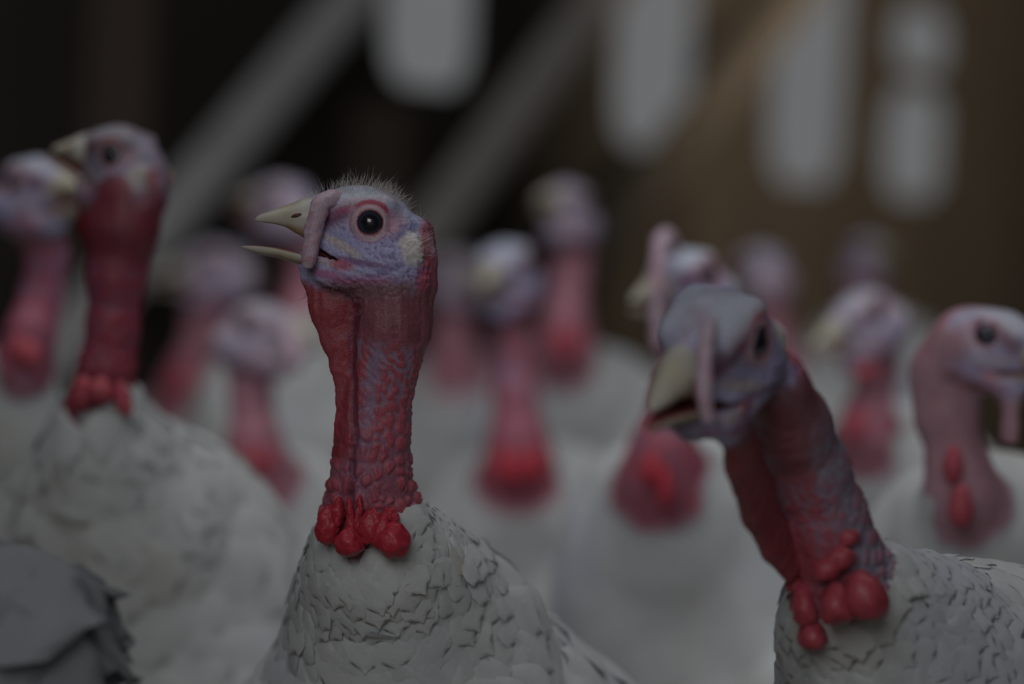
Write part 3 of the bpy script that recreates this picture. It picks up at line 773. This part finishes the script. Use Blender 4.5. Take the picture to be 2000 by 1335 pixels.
M_POST = wood_mat('brown_post_timber', (0.05, 0.036, 0.027), (0.085, 0.06, 0.045))
def litter_mat():
    m, nt, b = new_mat('straw_litter'); N = nt.nodes; L = nt.links
    tc = N.new('ShaderNodeTexCoord'); nz = N.new('ShaderNodeTexNoise'); nz.inputs['Scale'].default_value = 60; nz.inputs['Detail'].default_value = 8
    cr = N.new('ShaderNodeValToRGB'); cr.color_ramp.elements[0].color = (0.10, 0.07, 0.045, 1); cr.color_ramp.elements[1].color = (0.42, 0.34, 0.22, 1)
    cr.color_ramp.elements[0].position = 0.3; cr.color_ramp.elements[1].position = 0.7
    bp = N.new('ShaderNodeBump'); bp.inputs['Distance'].default_value = 0.02
    L.new(tc.outputs['Object'], nz.inputs['Vector']); L.new(nz.outputs['Fac'], cr.inputs['Fac']); L.new(cr.outputs['Color'], b.inputs['Base Color'])
    L.new(nz.outputs['Fac'], bp.inputs['Height']); L.new(bp.outputs['Normal'], b.inputs['Normal']); b.inputs['Roughness'].default_value = 0.95
    return m
M_LITTER = litter_mat()
def structure(name, V, F, C=(1, 1, 1), mat=None):
    o = link_mesh(name, V, F, np.asarray(C, float), mat, None, None, True); o['kind'] = 'structure'; return o

# the far wall recedes to the right; W(s, z) is a point on its inner face
W0 = P(835, 480, 4.3); W1 = P(1785, 480, 5.6)
WD = nrm((W1 - W0) * np.array([1, 1, 0])); WN = np.array([WD[1], -WD[0], 0.0])      # normal towards the flock
W0 = np.array([W0[0], W0[1], 0.0])
def wall_hit(px, py, off=0.0):
    d = P(px, py, 1.0) - CAM; t = ((W0 + WN * off - CAM) @ WN) / (d @ WN); q = CAM + d * t
    return (q - W0) @ WD, q[2]
def wpt(s, z, off=0.0): return W0 + WD * s + WN * off + np.array([0, 0, z])
HTOP = 2.55
slots = []                                    # (left, right, bottom, top) of the daylight gaps
for xl, xr, yb, yt in ((750, 940, 172, None), (1206, 1370, 292, None), (1513, 1668, 362, None), (1728, 1858, 388, 172), (1744, 1868, 142, 14)):
    yq = 100 if yt is None else (yb + yt) / 2
    s0, _ = wall_hit(xl, yq); s1, _ = wall_hit(xr, yq); _, zb = wall_hit((xl + xr) / 2, yb)
    zt = HTOP - 0.25 if yt is None else wall_hit((xl + xr) / 2, yt)[1]
    slots.append((s0, s1, zb, zt))
def slot_cells():
    """boards between the gaps, each board a box; gaps cut with rounded lower corners"""
    SL, SR = -2.9, 3.9; th = 0.018; bag = Bag(); r = random.Random(4)
    def board(a, b_, z0, z1):
        n = max(1, int(round((b_ - a) / 0.17)))
        for i in range(n):
            x0 = a + (b_ - a) * i / n; x1 = a + (b_ - a) * (i + 1) / n; g = 0.0015
            t = r.uniform(0.75, 1.25); cc = np.array([1.0, 0.98, 0.96]) * t
            V, F = box_verts(wpt(x0 + g, z0, -r.uniform(0.0, 0.006)), WD * (x1 - x0 - 2 * g), -WN * th, (0, 0, z1 - z0)); bag.add(V, F, cc)
    groups = [[slots[0]], [slots[1]], [slots[2]], [slots[3], slots[4]]]
    x = SL
    for g in groups:
        g = sorted(g, key=lambda q: q[2]); a = min(q[0] for q in g); c = max(q[1] for q in g)
        board(x, a, 0, HTOP); z = 0
        for q in g:
            board(a, c, z, q[2])
            if q[0] > a + 1e-4: board(a, q[0], q[2], q[3])
            if q[1] < c - 1e-4: board(q[1], c, q[2], q[3])
            # round corners of the gap, shaped like the blurred edge of its light
            rr = 0.24 * (q[1] - q[0])
            for sx, d in ((q[0], 1), (q[1], -1)):
                for ztop in ((q[2], 1),) + (((q[3], -1),) if q[3] < HTOP - 0.3 else ()):
                    z0, dz = ztop; pts = [(sx, z0)] + [(sx + d * rr * (1 - math.sin(t)), z0 + dz * rr * (1 - math.cos(t))) for t in np.linspace(0, math.pi / 2, 7)]
                    V = [wpt(p, zz, 0) for p, zz in pts] + [wpt(p, zz, -th) for p, zz in pts]; n = len(pts)
                    F = [tuple(range(n)), tuple(range(2 * n - 1, n - 1, -1))] + [(i, (i + 1) % n, n + (i + 1) % n, n + i) for i in range(n)]
                    bag.add(V, F, (1, 1, 1))
            z = q[3]
        board(a, c, z, HTOP); x = c
    board(x, SR, 0, HTOP)
    o = bag.out('wall_back', M_BOARD, None, None, True); o['kind'] = 'structure'
slot_cells()
def timber(name, p0, p1, wdt, thk, mat, tint=(1, 1, 1)):
    p0 = np.asarray(p0); p1 = np.asarray(p1); d = p1 - p0; L = np.linalg.norm(d); d = d / L; sd = nrm(np.cross(d, WN)); n = np.cross(sd, d)
    bag = Bag(); bev = 0.006; segs = 6
    ring = [(-1, -1), (1, -1), (1, 1), (-1, 1)]; V = []; F = []
    prof = []
    for cx, cy in ring:
        prof += ([(cx * (wdt / 2 - bev), cy * thk / 2), (cx * wdt / 2, cy * (thk / 2 - bev))] if cx * cy > 0 else [(cx * wdt / 2, cy * (thk / 2 - bev)), (cx * (wdt / 2 - bev), cy * thk / 2)])
    prof.sort(key=lambda q: math.atan2(q[1] / thk, q[0] / wdt)); m = len(prof)
    for i in range(segs + 1):
        for a, c in prof: V.append(p0 + d * L * i / segs + sd * a * (1 + 0.02 * math.sin(i * 2.1 + a * 40)) + n * c)
    for i in range(segs):
        for q in range(m): F.append((i * m + q, i * m + (q + 1) % m, (i + 1) * m + (q + 1) % m, (i + 1) * m + q))
    F.append(tuple(range(m))[::-1]); F.append(tuple(segs * m + q for q in range(m)))
    return structure(name, V, F, tint, mat)
k_ = 1
for (x0, y0, x1, y1, wpx, tint) in ((775, -110, 300, 460, 58, (1, 1, 1)), (1255, -120, 805, 500, 60, (0.95, 0.90, 0.84)), (1590, -60, 1110, 560, 62, (0.20, 0.18, 0.155))):
    a = wall_hit(x0, y0, 0.12); c = wall_hit(x1, y1, 0.12); D = (wpt(*c, 0.12) - CAM) @ FW
    a_ = wpt(*a, 0.12); c_ = wpt(*c, 0.12); dd = nrm(c_ - a_); c_ = c_ + dd * (c_[2] / -dd[2]); a_ = a_ - dd * ((HTOP - 0.02 - a_[2]) / -dd[2]) if a_[2] < HTOP else a_
    timber('trim_%d' % k_, a_, c_, wpx / FPX * D * 0.92, 0.07, M_BRACE, tint); k_ += 1
for px, wpx in ((238, 70), (752, 80)):
    s_, _ = wall_hit(px, 200, 0.06); D = (wpt(s_, 1, 0.06) - CAM) @ FW
    timber('trim_%d' % k_, wpt(s_, 0, 0.055), wpt(s_, HTOP if px < 500 else wall_hit(px, 205, 0.06)[1], 0.055), wpx / FPX * D, 0.09, M_POST); k_ += 1
V, F = box_verts(wpt(-2.9, HTOP - 0.16, 0.0), WD * 6.8, WN * 0.05, (0, 0, 0.16)); structure('trim_%d' % k_, V, F, (1, 1, 1), M_POST)
# floor, roof and side walls (the front of the barn stands open)
V = np.array([(-4, -3, 0), (5.5, -3, 0), (5.5, 9, 0), (-4, 9, 0)], float)
gx, gy = np.meshgrid(np.linspace(-4, 5.5, 60), np.linspace(-3, 12, 70), indexing='ij'); G = np.stack([gx.ravel(), gy.ravel(), np.zeros(gx.size)], 1)
G[:, 2] = -0.004 + 0.004 * fbm(G, 3, 2, 9); i, j = np.meshgrid(np.arange(59), np.arange(69), indexing='ij'); q = (i * 70 + j).ravel()
structure('floor', G, np.stack([q, q + 70, q + 71, q + 1], 1), (1, 1, 1), M_LITTER)
a = wpt(-2.9, 0); c = wpt(3.9, 0)
for nm, x, yend in (('wall_left', a[0], a[1]), ('wall_right', c[0], c[1])):
    bag = Bag(); y = -1.6; n = 0
    while y < yend - 0.01:
        y2 = min(y + 0.2, yend); V, F = box_verts((x - (0.03 if x < 0 else 0), y + 0.001, 0), (0.03, 0, 0), (0, y2 - y - 0.002, 0), (0, 0, HTOP)); bag.add(V, F, np.ones(3) * (0.8 + 0.4 * ((n * 7) % 5) / 5)); y = y2; n += 1
    o = bag.out(nm, M_BOARD, None, None, True); o['kind'] = 'structure'
bag = Bag()
for i in range(26):
    x0 = -3.2 + 8.2 * i / 26
    V, F = box_verts((x0, -1.6, HTOP + 0.32), (8.2 / 26 - 0.004, 0, 0), (0, 11.8, 0), (0, 0, 0.03)); bag.add(V, F, (1, 1, 1))
o = bag.out('ceiling', M_BOARD, None, None, True); o['kind'] = 'structure'

# ------------------------------------------------------------------ the flock
def cv(a, b_, c): return RT * a + UP * b_ + FW * c
def nk(L): return [(P(x, y, D), r * 0.001) for x, y, D, r in L]
def lobe(x, y, D, rx, ry, rz=None, tilt=0.0):
    ca, sa = math.cos(math.radians(tilt)), math.sin(math.radians(tilt)); mm = (D + 0.5 * REF) / FPX
    return (P(x, y, D), (rx * mm, (rz or rx) * mm, ry * mm), (RT * ca + UP * sa, FW, UP * ca - RT * sa))

# the sharp one in the middle
REF = 1.40
turkey('white turkey in sharp focus in profile, beak open, pale snood hanging over its beak',
       P(725, 437, 1.40), -RT, UP,
       nk([(768, 560, 1.40, 19), (764, 640, 1.402, 18.3), (749, 710, 1.405, 15.6), (736, 775, 1.408, 15.6), (728, 850, 1.41, 17.2), (724, 930, 1.413, 18.6), (722, 1000, 1.418, 20.0), (740, 1080, 1.432, 27), (766, 1165, 1.46, 40), (806, 1262, 1.50, 58)]),
       -100, 1.0, 6.2, detail=2, bscale=0.935,
       dewlap=nk([(612, 548, 1.40, 3.0), (648, 600, 1.40, 11.0), (664, 660, 1.401, 9.0), (672, 715, 1.402, 6.4), (676, 775, 1.403, 4.6), (668, 850, 1.404, 3.4)]),
       nape=nk([(826, 452, 1.40, 4.6), (829, 510, 1.40, 5.4), (826, 560, 1.40, 6.3), (812, 630, 1.401, 6.4), (786, 705, 1.404, 4.5)]),
       lobes=[lobe(642, 1022, 1.395, 25, 42, 22, -10), lobe(660, 1000, 1.392, 15, 30, 16, -6), lobe(683, 1056, 1.388, 27, 29, 26), lobe(684, 1010, 1.389, 9, 46, 10, 4), lobe(700, 1004, 1.389, 9, 40, 10, -6),
              lobe(722, 1026, 1.387, 22, 38, 20, -14), lobe(742, 1036, 1.386, 16, 34, 16, -20), lobe(769, 1052, 1.386, 31, 36, 28, -16), lobe(760, 1010, 1.39, 20, 20, 16)],
       snood=([P(676, 382, 1.394), P(648, 388, 1.387), P(625, 404, 1.383), P(613, 450, 1.383), P(606, 492, 1.383), P(600, 522, 1.384)], [0.0018, 0.0040, 0.0046, 0.0040, 0.0038, 0.0026]),
       groove=[P(q[0], q[1], 1.387) for q in ((693, 600), (689, 660), (686, 730), (691, 800), (689, 860), (687, 920), (683, 975))],
       seed=11, wing_in=0.82, plum=(0.0065, 0.017, 0.14, 3200, 0.021), dirt=0.35)

# the blurred one leaning in from the right
REF = 1.27
turkey('white turkey leaning in at right with bowed pale head and large red neck lobes',
       P(1402, 652, 1.225), cv(-0.46, -0.52, -0.72), cv(-0.05, 0.85, -0.45),
       nk([(1512, 745, 1.262, 15), (1545, 830, 1.29, 17), (1578, 920, 1.31, 18), (1608, 1010, 1.325, 19), (1632, 1090, 1.335, 20), (1650, 1160, 1.345, 23), (1690, 1220, 1.37, 33), (1760, 1310, 1.41, 52), (1850, 1420, 1.47, 78)]),
       -148, 1.4, 4.85, hs=1.17, detail=1, bscale=0.97, side_pale=nrm(RT * 0.9 + UP * 0.3 - FW * 0.3),
       dewlap=nk([(1428, 815, 1.212, 9), (1450, 890, 1.243, 13), (1480, 975, 1.275, 13.5), (1512, 1050, 1.300, 11), (1545, 1110, 1.318, 7)]),
       lobes=[lobe(1688, 1160, 1.300, 46, 50, 40, 20), lobe(1632, 1180, 1.302, 36, 44, 34, 10), lobe(1584, 1240, 1.326, 30, 32, 28), lobe(1572, 1185, 1.324, 26, 42, 26, 8), lobe(1552, 1135, 1.326, 18, 24, 18), lobe(1640, 1090, 1.305, 30, 22, 18, 30), lobe(1655, 1050, 1.308, 24, 18, 14, 40), lobe(1612, 1110, 1.303, 26, 24, 18, 30)],
       snood=([P(1392, 620, 1.190), P(1380, 660, 1.182), P(1376, 715, 1.178), P(1376, 775, 1.176), P(1384, 822, 1.178)], [0.0015, 0.0034, 0.0036, 0.0034, 0.0024]),
       seed=23, plum=(0.007, 0.014, 0.16, 2200, 0.08), jaw_open=0.35, dirt=0.25, pale=0.15)

# at left, behind
REF = 1.70
turkey('white turkey at left with slim red neck and head raised, dark round eye visible',
       P(248, 305, 1.70), cv(-0.85, 0.05, 0.50), UP,
       nk([(252, 395, 1.69, 20), (240, 450, 1.69, 20), (228, 540, 1.69, 16.5), (220, 640, 1.69, 14.5), (208, 720, 1.69, 15.5), (198, 790, 1.70, 18), (208, 880, 1.72, 30), (235, 990, 1.76, 55), (262, 1090, 1.81, 85)]),
       -104, 1.5, 5.0, hs=0.98, detail=1, bscale=0.95,
       dewlap=nk([(160, 385, 1.70, 5), (185, 440, 1.70, 11), (200, 520, 1.70, 8), (205, 590, 1.70, 4)]),
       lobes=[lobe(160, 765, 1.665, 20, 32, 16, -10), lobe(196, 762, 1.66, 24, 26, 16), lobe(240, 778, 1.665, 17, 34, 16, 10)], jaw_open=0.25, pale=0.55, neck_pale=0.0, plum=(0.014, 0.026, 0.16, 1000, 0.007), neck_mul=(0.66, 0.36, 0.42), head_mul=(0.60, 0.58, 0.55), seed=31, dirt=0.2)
REF = 1.92
turkey('white turkey cut off by the left edge, dark red neck, facing the slim-necked bird',
       P(62, 360, 1.92), cv(0.72, -0.12, -0.68), UP,
       nk([(78, 430, 1.93, 17), (92, 500, 1.93, 14), (80, 580, 1.93, 14), (60, 650, 1.92, 16), (45, 715, 1.93, 20), (0, 800, 1.98, 36), (-40, 900, 2.06, 60), (-60, 990, 2.16, 85)]),
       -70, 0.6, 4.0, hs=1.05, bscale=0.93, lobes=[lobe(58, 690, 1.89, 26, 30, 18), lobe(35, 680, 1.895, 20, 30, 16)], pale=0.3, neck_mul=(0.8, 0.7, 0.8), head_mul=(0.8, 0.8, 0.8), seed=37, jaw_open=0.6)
# the dirty back low on the left, its shade put into the feather tint: feeding with its head down, rump raised
REF = 1.25
_h = np.array([math.cos(math.radians(172)), math.sin(math.radians(172)), 0]); _r = P(-45, 1390, 1.25) + _h * 0.505; _r[2] = 0.60
turkey('white turkey whose ruffled, soiled rump and wing feathers, tinted with shade, fill the lower left corner',
       _r + _h * 0.30 - np.array([0, 0, 0.36]), _h - np.array([0, 0, 0.5]), _h * 0.5 + np.array([0, 0, 1.0]),
       [(_r + _h * x - np.array([0, 0, z]), r) for x, z, r in ((0.285, 0.315, 0.017), (0.27, 0.25, 0.017), (0.235, 0.17, 0.018), (0.18, 0.09, 0.024), (0.10, 0.03, 0.042), (0, 0, 0.075))],
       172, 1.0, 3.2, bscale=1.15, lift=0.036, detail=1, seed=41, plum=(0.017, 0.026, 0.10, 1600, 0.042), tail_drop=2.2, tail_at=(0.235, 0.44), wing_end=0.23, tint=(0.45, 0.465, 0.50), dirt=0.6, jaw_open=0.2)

far = [
 # label, head(px,py,D), direction, neck[(px,py,D,r)...root], yaw, lobes, opts
 ('white turkey behind the open beak, pinkish crown just showing above it', (560, 392, 2.25), (-0.75, 0.0, 0.6), [(590, 460, 2.26, 18), (600, 540, 2.27, 15), (590, 630, 2.27, 17), (580, 720, 2.3, 34), (570, 830, 2.36, 80)], -90, [], dict(pale=0.8)),
 ('white turkey between the slim red neck and the open beak, dark red wattle hanging', (430, 515, 2.35), (-0.95, -0.25, 0.1), [(425, 590, 2.36, 17), (395, 660, 2.36, 14), (368, 720, 2.36, 14), (360, 770, 2.37, 18), (390, 850, 2.4, 45), (430, 930, 2.46, 85)], -125, [(352, 745, 2.32, 22, 46, 16)], dict(pale=0.6)),
 ('white turkey under the open beak with pale pink neck and head turned right', (500, 635, 2.05), (0.85, -0.22, -0.45), [(485, 700, 2.06, 16), (490, 770, 2.06, 15), (496, 850, 2.06, 17), (500, 920, 2.07, 20), (505, 1000, 2.1, 42), (520, 1090, 2.16, 85)], -80, [(480, 900, 2.02, 22, 34, 16), (520, 900, 2.02, 22, 34, 16)], dict(pale=1.0, snood=([(560, 640, 2.0), (575, 690, 1.985), (570, 725, 1.985)], [0.005, 0.007, 0.005]))),
 ('white turkey facing out between the sharp head and the tall pink one, red neck flaring', (990, 520, 1.98), (-0.30, -0.28, -0.9), [(992, 595, 1.99, 16), (1000, 680, 1.99, 13), (1006, 770, 1.99, 15), (1010, 850, 1.99, 18), (1012, 915, 2.0, 21), (1020, 1000, 2.04, 42), (1040, 1100, 2.11, 90)], -80, [(980, 910, 1.945, 22, 36, 16), (1015, 915, 1.94, 24, 34, 16), (1050, 905, 1.95, 18, 36, 16)], dict()),
 ('white turkey standing tallest in the middle distance, plain pink head and short red neck', (1112, 402, 2.3), (-0.45, 0.05, -0.85), [(1118, 470, 2.31, 18), (1112, 540, 2.31, 15), (1105, 620, 2.31, 17), (1105, 690, 2.32, 20), (1115, 780, 2.37, 45), (1130, 880, 2.45, 90)], -70, [(1090, 668, 2.27, 20, 36, 16), (1122, 670, 2.27, 18, 34, 16)], dict(pale=0.9)),
 ('white turkey mostly hidden by the nape of the sharp one, faint pink neck', (885, 530, 2.6), (0.6, -0.1, -0.8), [(885, 590, 2.61, 18), (885, 650, 2.61, 16), (885, 710, 2.62, 20), (890, 790, 2.66, 50), (900, 870, 2.72, 90)], -85, [], dict(pale=1.0)),
 ('white turkey behind the bowed head at right, pink snood upright above a bluish crown', (1345, 540, 1.72), (-0.62, -0.30, -0.72), [(1345, 620, 1.73, 18), (1335, 700, 1.73, 14), (1315, 790, 1.73, 14), (1296, 870, 1.73, 17), (1290, 930, 1.74, 20), (1320, 1010, 1.78, 42), (1360, 1100, 1.85, 88)], -108, [(1272, 915, 1.69, 26, 36, 18), (1298, 950, 1.69, 16, 40, 14)], dict(detail=0, snood=([(1318, 490, 1.69), (1300, 462, 1.675), (1286, 500, 1.665), (1284, 580, 1.66), (1283, 680, 1.66)], [0.004, 0.005, 0.0045, 0.004, 0.003]))),
 ('white turkey with pale head straight above the bowed head, turned away', (1492, 520, 2.5), (-0.5, 0.0, 0.85), [(1500, 590, 2.5, 18), (1510, 660, 2.5, 17), (1515, 740, 2.51, 24), (1520, 820, 2.55, 55), (1530, 900, 2.6, 90)], -70, [], dict(pale=0.7)),
 ('white turkey right of the bowed head, beak lowered, orange-red wattle dangling', (1690, 610, 2.1), (-0.72, -0.50, -0.45), [(1712, 670, 2.12, 17), (1716, 730, 2.13, 14), (1700, 790, 2.13, 14), (1690, 850, 2.13, 18), (1710, 930, 2.18, 48), (1740, 1020, 2.25, 90)], -115, [(1672, 830, 2.09, 22, 40, 16, -14), (1690, 725, 2.08, 26, 18, 14)], dict(pale=0.7)),
 ('white turkey farthest back at right, small grey-pink head above the orange-wattled one', (1690, 495, 3.0), (0.4, 0, -0.9), [(1690, 555, 3.0, 18), (1690, 620, 3.01, 18), (1700, 690, 3.04, 40), (1710, 760, 3.1, 90)], -95, [], dict(pale=0.7)),
 ('white turkey at the right edge with thick pink neck, head bent down and facing right', (1945, 655, 1.80), (0.74, -0.46, -0.50), [(1888, 672, 1.81, 24), (1850, 730, 1.82, 23), (1850, 810, 1.82, 20), (1868, 890, 1.82, 17), (1880, 970, 1.82, 18), (1900, 1050, 1.86, 42), (1930, 1140, 1.92, 88)], -70, [(1878, 985, 1.78, 24, 46, 18), (1862, 905, 1.785, 20, 40, 16)], dict(pale=0.55, neck_pale=1.4, dew=[(1975, 720, 1.79, 6), (1972, 790, 1.79, 7), (1972, 850, 1.79, 8)])),
]
# how much deeper in the barn each stands, its size with it, and the way it is turned
PLACE = [(1.2, -70, 0.86), (1.36, -82, 0.9), (1.08, -82, 0.84), (1.2, -124, 0.88), (1.16, -88, 0.88), (1.28, -94, 0.93), (1.12, -154, 0.93), (1.2, -142, 0.86), (1.04, -118, 0.93), (1.12, -88, 0.93), (0.92, -142, 0.93)]
for (label, hd, hdir, nkp, yaw, lobes, opt), (m, yaw, bs_) in zip(far, PLACE):
    REF = hd[2] * m; sh = hd[2] * (m - 1); opt = dict(opt); dew = opt.pop('dew', None)
    dp = lambda q: (q[0], q[1], q[2] + sh) + tuple(q[3:])
    lobes = [lobe(*dp(q)) for q in lobes]; hd = dp(hd); nkp = [dp(q)[:3] + (q[3] * m,) for q in nkp]
    if 'snood' in opt: opt['snood'] = ([P(*dp(q)) for q in opt['snood'][0]], [r * m for r in opt['snood'][1]])
    f = nrm(cv(*hdir)); E = P(*hd)
    if dew is None:
        n0 = np.array(P(*nkp[0][:3])); n1 = np.array(P(*nkp[1][:3])); ff = nrm(np.array(f) * np.array([1, 1, 0.2]))
        dew = [(E + (f * 0.022 - UP * 0.032) * m, 0.004), (n0 + ff * 0.017 * m, 0.009 * m), (n1 + ff * 0.010 * m, 0.006 * m)]
    else: dew = nk([dp(q)[:3] + (q[3] * m,) for q in dew])
    turkey(label, E, f, cv(0, 1, 0), nk(nkp), yaw, 0.4, len(nkp) - 2.85, lobes=lobes, seed=int(hd[0]) % 97 + 3, dewlap=dew, jaw_open=opt.pop('jaw_open', 0.3), hs=m, bscale=bs_, **opt)
